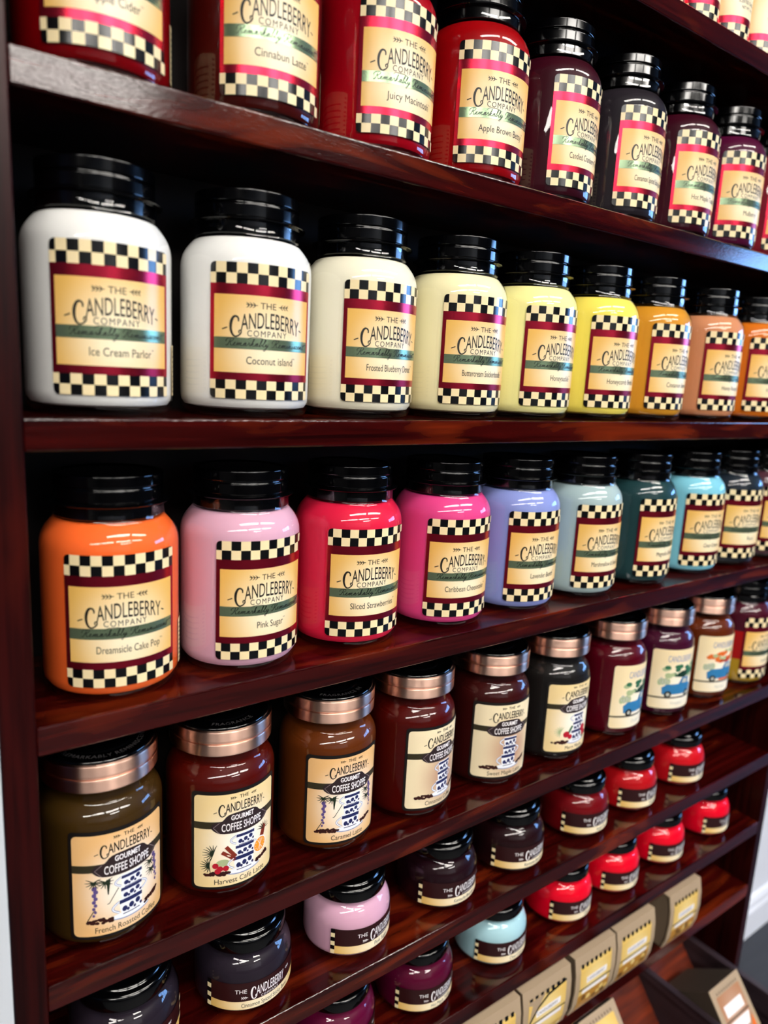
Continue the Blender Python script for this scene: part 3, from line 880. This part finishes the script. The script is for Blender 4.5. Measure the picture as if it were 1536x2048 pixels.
X2 = [0.0638, 0.1817, 0.2946, 0.4096, 0.5165, 0.626, 0.735, 0.8608, 0.9758, 1.0825]
R2 = [-1.3, -6.9, -0.5, -4.3, -0.9, -4.2, -0.7, -5.3, -6.5, -2.0]
J2 = [('#e9e9e6', 'white', 'Ice Cream Parlor', 'large white candle jar standing right beside the left post'),
      ('#ededea', 'snow', 'Coconut island', 'large white candle jar second from the left post, between white and ivory jars'),
      ('#efead2', 'ivory', 'Frosted Blueberry Donut', 'large ivory candle jar on the middle shelf right of the two white jars'),
      ('#f2eabc', 'cream', 'Buttercream Snickerdoodle', 'large cream candle jar between the ivory jar and the pale yellow jar'),
      ('#f3eda2', 'pale_yellow', 'Honeysuckle', 'large pale yellow candle jar between the cream and the strong yellow jars'),
      ('#f0de62', 'yellow', 'Honeycomb Brittle', 'large strong yellow candle jar beside the amber jar'),
      ('#cf8f28', 'amber', 'Cinnamon Sunrise', 'large amber candle jar right of the strong yellow jar'),
      ('#cd8a62', 'peach_brown', 'Honey Roasted', 'large peach brown candle jar right of the amber jar'),
      ('#cc6c16', 'pumpkin', 'Pumpkin Pie', 'large pumpkin orange candle jar at the right picture edge'),
      ('#b85a1c', 'rust', '', 'large rust orange candle jar at the far right end of the white and yellow shelf')]
for k, (c, n, s, l) in enumerate(J2):
    t = big_jar(X2[k], 0.060, ZB, R2[k], c, n, s, l, GR2, min(0.05, 0.0027*max(4, len(s))))
    if k == 1:
        t.scale = (1.03, 1.03, 1.0)

X3 = [0.0687, 0.1794, 0.2926, 0.4111, 0.5211, 0.6359, 0.7526, 0.8720, 0.9785, 1.0840]
R3 = [-4.4, 1.9, -5.3, -7.5, -3.5, -4.2, 0.2, -9.2, -11.3, -8.0]
J3 = [('#f2682c', 'orange', 'Dreamsicle Cake Pop', 'large bright orange candle jar beside the left post'),
      ('#d6a6bc', 'pale_pink', 'Pink Sugar', 'large pale pink candle jar right of the orange jar'),
      ('#d81f42', 'strawberry', 'Sliced Strawberries', 'large strawberry red candle jar between pale pink and hot pink jars'),
      ('#dc4486', 'hot_pink', 'Caribbean Cheesecake', 'large hot pink candle jar left of the periwinkle jar'),
      ('#8694d2', 'periwinkle', 'Lavender Bundt', 'large periwinkle blue candle jar'),
      ('#a3b9bb', 'sage_grey', 'Marshmallow & Smoke', 'large pale grey green candle jar right of the periwinkle jar'),
      ('#1d3b3e', 'teal', 'Magnolia Grove', 'large dark teal candle jar'),
      ('#7cc4d8', 'sky', 'Clean Cotton', 'large sky blue candle jar right of the dark teal jar'),
      ('#18212b', 'navy', 'Rain', 'large dark navy candle jar right of the large sky blue jar'),
      ('#4a2a34', 'wine', '', 'large dark wine candle jar at the right picture edge on the pastel shelf')]
for k, (c, n, s, l) in enumerate(J3):
    big_jar(X3[k], 0.060, ZC, R3[k], c, n, s, l, GR3, min(0.05, 0.0025*max(5, len(s))))

X4 = [0.0570, 0.1634, 0.2792, 0.386, 0.5038, 0.6151, 0.7356, 0.8515, 0.9629]
R4 = [5.0, -4.0, -7.4, 6.1, -14.4, -4.2, 1.7, -17.4, -13.3]
J4 = [('#38260a', 'olive', 'French Roasted Coffee', 0, 'REMARKABLY REMINISCENT', 'olive brown candle jar with copper lid beside the left post'),
      ('#480702', 'rust_red', 'Harvest Café Latte', 1, 'FRAGRANCE', 'rust red candle jar with copper lid and an orange slice on its label'),
      ('#582808', 'caramel', 'Caramel Latte', 2, 'FRAGRANCE IN', 'caramel brown candle jar with copper lid, lavender and cups on its label'),
      ('#460502', 'brick', 'Cinnamon Coffee', 3, None, 'brick red candle jar with copper lid right of the caramel brown jar'),
      ('#340908', 'maple', 'Sweet Maple Latte', 3, None, 'maroon brown candle jar with copper lid left of the charcoal jar'),
      ('#1a1817', 'charcoal', 'Merry Mocha', 4, None, 'charcoal grey candle jar with copper lid and red berries on its label'),
      ('#4c0010', 'wine_red', 'Orchard', 5, None, 'wine red candle jar with copper lid and a blue truck label'),
      ('#3c0824', 'plum', 'Vineyard', 5, None, 'plum purple candle jar with copper lid and a blue truck label'),
      ('#5a2205', 'brown_orange', 'Harvest', 7, None, 'brown orange candle jar with copper lid, autumn leaves over its truck label')]
for k, (c, n, s, v, ring, l) in enumerate(J4):
    coffee_jar(X4[k], 0.061, ZD, R4[k], c, n, s, l, GR4, v, min(0.052, 0.0027*len(s)), ring)

# layered candle at the right end of the coffee row
t = thing('candle_jar', (1.077, 0.061, ZD), -1.1, 'layered plum, red and yellow candle jar right of the copper lidded jars', 'candle')
part('glass', 'glass', BIG_GLASS, GLASS, t)
def cut(p, a, b):
    out = []
    def at(z):
        for i in range(len(p)-1):
            (r0, z0), (r1, z1) = p[i], p[i+1]
            if z0 <= z <= z1 and z1 > z0:
                return r0 + (r1-r0)*(z-z0)/(z1-z0)
        return p[-1][0]
    out.append((0.0001, a)); out.append((at(a) if a > p[0][1] + 1e-6 else 0.0001, a))
    out += [(r, z) for r, z in p if a < z < b]
    out.append((at(b), b)); out.append((0.0001, b))
    return out
for nm, a, b, c in (('yellow', 0.0062, 0.045, '#a8861c'), ('red', 0.045, 0.092, '#a00808'), ('plum', 0.092, 0.1355, '#42081c')):
    part('wax_layer', 'wax_layer_' + nm, cut(BIG_WAX[:-2], a, b), wax('wax_layer_' + nm, c), t)
part('lid', 'lid', BIG_LID, LID_BLACK, t)
large_label(0.0521, 'Layers', t, False, None, 0.02)

# two rows of small jars
X5 = [0.0716, 0.1865, 0.3088, 0.4367, 0.5540, 0.6847, 0.7974, 0.9236]
R5 = [-2, -1, 14, 2, 0, -1, 6, 6]
J5 = [('#211a23', 'slate_deep', 'Cinnamon Spiced Sticky Buns', 'small slate grey candle jar nearest the left post'),
      ('#221b25', 'slate_dark', 'Cinnamon Spiced Sticky Buns', 'small slate grey candle jar left of the small pink jar'),
      ('#cfa0b8', 'lilac_pink', 'Pink Sugar', 'small pale pink candle jar'),
      ('#1c060e', 'dark_plum', 'Kentucky Bourbon', 'small dark plum candle jar right beside the small pink jar'),
      ('#1e070b', 'dark_plum_b', 'Kentucky Bourbon', 'small dark plum candle jar left of the small dark red jar'),
      ('#6a060e', 'dark_red', 'Apple Pie', 'small dark red candle jar right of the small dark plum jars'),
      ('#ae0e16', 'red_mid', 'Red Apple', 'small red candle jar between the small dark red jar and the last small red one'),
      ('#c2101c', 'red_bright', 'Cherry', 'small red candle jar at the right end of the higher small jar shelf')]
for k, (c, n, s, l) in enumerate(J5):
    small_jar(X5[k], 0.0555, ZE, R5[k], c, n, s, l, GR5, min(0.05, 0.0021*len(s)))
X6 = [0.299, 0.4143, 0.5425, 0.6754, 0.786, 0.9051, 1.040]
R6 = [0, 3, 0, 6, 7, 5, 16]
J6 = [('#56052c', 'magenta_plum', 'Mulberry', 'small magenta plum candle jar lowest at the bottom picture edge'),
      ('#4e0426', 'plum_b', 'Hot Maple Toddy', 'small magenta plum candle jar left of the small pale blue jar'),
      ('#a4ccd6', 'pale_blue', 'Clean Cotton', 'small pale blue candle jar'),
      ('#e00224', 'cherry', 'Cherry', 'small cherry red candle jar right beside the small pale blue jar'),
      ('#e00224', 'cherry', 'Cherry', 'small cherry red candle jar, second to the right of the small pale blue jar'),
      ('#e00224', 'cherry', 'Cherry', 'small cherry red candle jar, third to the right of the small pale blue jar'),
      ('#e00224', 'cherry', 'Cherry', 'small cherry red candle jar last at the right end of the lower small jar shelf')]
for k, (c, n, s, l) in enumerate(J6):
    small_jar(X6[k], 0.059, ZF, R6[k], c, n, s, l, GR6, min(0.05, 0.0021*len(s)))

# ------------------------------------------------------------------ label-wrapped canisters on the top shelf
def canister(x, y, z, label):
    R = 0.0325
    t = thing('candle_canister', (x, y, z), 0, label, 'candle', 'wrapped canisters on the top shelf')
    mb = MB(); mb.lathe([(0.0001, 0), (R-0.001, 0), (R, 0.001), (R, 0.118), (R-0.001, 0.119), (0.0001, 0.119)], CREAM_CHECK, 64)
    mb.build('body', t)
    mb = MB(); mb.lathe([(0.0001, 0.1192), (R-0.002, 0.1192), (R+0.0006, 0.1198), (R+0.0006, 0.131), (R-0.0005, 0.132), (0.0001, 0.132)], LID_BLACK, 64)
    mb.build('lid', t)
    hw = math.radians(100) * R
    L = Label(R, hw, 0, 0.118)
    L.rect(-hw, hw, 0.030, 0.1175, CREAM, O1)
    L.rect(-hw, hw, 0.0225, 0.030, MAROON_FOIL, O2)
    n = 14
    for row in range(3):
        for k in range(n):
            a = -hw + 2*hw*k/n
            L.rect(a, a + 2*hw/n, row*0.0075, row*0.0075 + 0.0075, BLACK_CHECK if (k + row) % 2 else CREAM_CHECK, O1)
    L.text('SCENTED CANDLE', 0.0, 0.046, 0.0034, INK, O2, width=0.030)
    L.text('NET WT. 10 OZ', 0.002, 0.040, 0.0030, INK, O2, width=0.024)
    wordmark(L, 0.0, 0.080, 0.038, 0.010, INK, O2, rise=0.002)
    L.build('label', t)
for x, l in ((0.654, 'cream canister with check border on the top shelf, leftmost in view'), (0.7205, 'cream canister with check border on the top shelf, second in view from the left'), (0.7865, 'cream canister with check border on the top shelf, third in view from the left'), (0.8525, 'cream canister with check border on the top shelf, cut by the right picture edge')):
    canister(x, 0.045, ZT, l)

# ------------------------------------------------------------------ kraft boxes on the lowest straight shelf
def kraft_box(x0, x1, z, label, swoosh=False, depth=0.06):
    w = x1 - x0; h = 0.0920
    t = thing('kraft_box', ((x0+x1)/2, 0, z + 0.0003), 0, label, 'box', 'kraft boxes on the bottom straight shelf')
    ys = [(-0.0005, 0.0), (-0.006, h*0.2), (-0.0085, h*0.5), (-0.0075, h*0.75), (-0.003, h)]
    # sleeve body
    mb = MB()
    prof = [(y + 0.0045, q) for y, q in ys]
    prof[-1] = (prof[-1][0], h - 0.002)
    pts = prof + [(depth, h - 0.002), (depth, 0)]
    n = len(pts)
    vs = [(-w/2 + 0.0015, y, q) for y, q in pts] + [(w/2 - 0.0015, y, q) for y, q in pts]
    fs = [tuple(range(n))[::-1], tuple(range(n, 2*n))] + [(i, i+1 if i+1 < n else 0, n + (i+1 if i+1 < n else 0), n+i) for i in range(n)]
    mb.add(vs, fs, KRAFT_DARK)
    mb.build('sleeve', t)
    # bowed front panel with its own thickness
    mb = MB()
    fr = [(y, q) for y, q in ys]; bk = [(y + 0.0022, q) for y, q in ys][::-1]
    pts = fr + bk
    n = len(pts)
    vs = [(-w/2, y, q) for y, q in pts] + [(w/2, y, q) for y, q in pts]
    fs = [tuple(range(n))[::-1], tuple(range(n, 2*n))] + [(i, (i+1) % n, n + (i+1) % n, n+i) for i in range(n)]
    mb.add(vs, fs, KRAFT)
    mb.box((-w/2, -0.0008, h - 0.0016), (w/2, depth, h), KRAFT)
    fp = mb.build('front_panel', t)
    # printed label on the bowed front
    def flat(u, q, off):
        for (ya, qa), (yb, qb) in zip(ys[:-1], ys[1:]):
            if q <= qb + 1e-9:
                return (u, ya + (yb-ya)*(q-qa)/(qb-qa) - off, q)
        return (u, ys[-1][0] - off, q)
    hw = w/2 - 0.010
    L = Label(None, hw, 0.006, h-0.012, flat)
    def vrect(u0, u1, q0, q1, mt, off):
        cuts = sorted({q0, q1} | {q for _, q in ys if q0 < q < q1})
        for a, b in zip(cuts[:-1], cuts[1:]):
            L._put([(u0, a), (u1, a), (u1, b), (u0, b)], [(0, 1, 2, 3)], mt, off)
    vrect(-hw, hw, 0.004, h - 0.016, BOX_YELLOW, 0.0002)
    vrect(-hw, hw, 0.004, h*0.33, BOX_GOLD if not swoosh else BOX_YELLOW, 0.0004)
    vrect(-hw, hw, h*0.43, h*0.45, BLACK_CHECK, 0.0006)
    vrect(-hw*0.8, hw*0.8, h*0.35, h*0.42, WHITE_INK, 0.0006)
    vrect(-hw*0.6, hw*0.7, h*0.52, h*0.62, WHITE_INK, 0.0006)
    L.text('CANDLEBERRY', 0, h*0.57, 0.0042, INK, 0.0008, width=hw*1.1)
    for k in range(7):
        u = -hw + 2*hw*(k + 0.2)/7
        vrect(u, u + hw*0.15, h - 0.0185, h - 0.0125, BLACK_CHECK, 0.0006)
    if swoosh:
        L._put([(-hw, h*0.45), (-hw, h - 0.016), (-hw*0.1, h - 0.016), (-hw*0.55, h*0.66)], [(0, 3, 2, 1)], KRAFT, 0.0008)
        L.stroke([(-hw, h*0.45), (-hw*0.75, h*0.58), (-hw*0.5, h*0.68), (0, h*0.78), (hw, h*0.83)], 0.003, BLACK_CHECK, 0.001)
        for k in range(6):
            L.disc(-hw + 2*hw*(k + 0.5)/6, 0.0085, 0.0034, CREAM_CHECK, 0.0012)
    else:
        rng = random.Random(int(x0*1000))
        for k in range(8):
            L.disc((rng.random()-0.5)*hw*1.7, 0.008 + rng.random()*h*0.2, 0.0045, mat('box_brown', '#6a4418', 0.5) if k % 2 else BOX_YELLOW, 0.0006 + 0.00002*k)
    L.build('label', t)
    return t
kraft_box(0.357, 0.448, ZG, 'kraft box lowest at the bottom picture edge, corner only in view')
kraft_box(0.4515, 0.543, ZG, 'kraft box with yellow label just left of the box with the curved corner label')
kraft_box(0.5475, 0.640, ZG, 'kraft box with a curved kraft corner across its yellow label', True)
kraft_box(0.6500, 0.737, ZG, 'kraft box with yellow label standing right of the curved corner box', depth=0.07)
kraft_box(0.7410, 0.832, ZG, 'kraft box with yellow label, second from the right')
kraft_box(0.8720, 0.957, ZG, 'kraft box with pale yellow label standing alone at the right', depth=0.07)

# ------------------------------------------------------------------ bottom bins with tilted boxes
BZ = -0.950
for x in (0.555, 0.690, 0.822, 0.955, 1.090):
    mb = MB()
    pts = [(D, -1.16), (D, BZ), (-0.20, BZ), (-0.20, -1.16)]
    vs = [(x-0.006, y, z-FLOOR) for y, z in pts] + [(x+0.006, y, z-FLOOR) for y, z in pts]
    mb.add(vs, [(0,1,2,3), (7,6,5,4), (0,4,5,1), (1,5,6,2), (2,6,7,3), (3,7,4,0)], WOOD_GREY)
    mb.build('bin_divider', unit, bevel=0.0012)
for xa, xb in ((0.561, 0.684), (0.696, 0.816), (0.828, 0.949), (0.961, 1.084)):
    mb = MB()
    pts = [(D-0.002, -0.90), (D-0.002, -0.93), (-0.06, -1.16), (-0.09, -1.16)]
    vs = [(xa, y, z-FLOOR) for y, z in pts] + [(xb, y, z-FLOOR) for y, z in pts]
    mb.add(vs, [(0,1,2,3), (7,6,5,4), (0,4,5,1), (1,5,6,2), (2,6,7,3), (3,7,4,0)], WOOD_ORANGE)
    mb.build('bin_slope', unit)
mb = MB(); mb.box((0.549, -0.205, 0.0), (1.096, D, 0.044), WOOD_GREY); mb.build('bin_base', unit)

def tilted_box(x, y, z, w, h, d, face, label):
    """box lying back in its bin: top front edge at (x..x+w, y, z)"""
    t = thing('soap_box', (x + w/2, y, z), 0, label, 'box', 'boxes lying in the bottom bins')
    t.rotation_euler = (math.radians(-38), 0, 0)
    mb = MB(); mb.box((-w/2, 0.0012, -h), (w/2, d, 0), BROWN_CARD)
    mb.build('carton', t, bevel=0.0015)
    mb = MB(); mb.box((-w/2, 0, -h), (w/2, 0.0012, 0), KRAFT)
    mb.build('front_panel', t, bevel=0.0004)
    h = 0.12
    L = Label(None, w/2 - 0.008, -h+0.008, -0.008, lambda u, q, off: (u, -off, q))
    L._put([(-w/2+0.010, -h+0.01), (w/2-0.010, -h+0.01), (w/2-0.010, -0.014), (-w/2+0.010, -0.014)], [(0,1,2,3)], face, 0.0003)
    L._put([(-w/2+0.010, -0.052), (w/2-0.010, -0.052), (w/2-0.010, -0.050), (-w/2+0.010, -0.050)], [(0,1,2,3)], INK, 0.0006)
    L._put([(-w/2+0.018, -0.046), (w/2-0.018, -0.046), (w/2-0.018, -0.030), (-w/2+0.018, -0.030)], [(0,1,2,3)], WHITE_INK, 0.0005)
    L._put([(-w/2+0.014, -0.070), (w/2-0.022, -0.070), (w/2-0.014, -0.055), (-w/2+0.014, -0.055)], [(0,1,2,3)], WHITE_INK, 0.0005)
    L._put([(w/2-0.045, -h+0.01), (w/2-0.010, -h+0.01), (w/2-0.010, -0.062)], [(0,1,2)], AUTUMN, 0.0006)
    for k in range(9):
        u = -w/2 + 0.014 + (w-0.030)*k/8
        L._put([(u, -0.012), (u+0.0022, -0.012), (u+0.0022, -0.008), (u, -0.008)], [(0,1,2,3)], BROWN_CARD, 0.0005)
    L.build('label', t)
    return t
tilted_box(0.9645, -0.040, -0.916, 0.086, 0.190, 0.104, BOX_PEACH, 'brown box with peach label lying tilted in the bottom bin at the right')
tilted_box(0.7235, 0.030, -0.900, 0.084, 0.245, 0.061, BOX_YELLOW, 'tilted box with pale yellow label in the bottom bin, corner at the picture bottom')
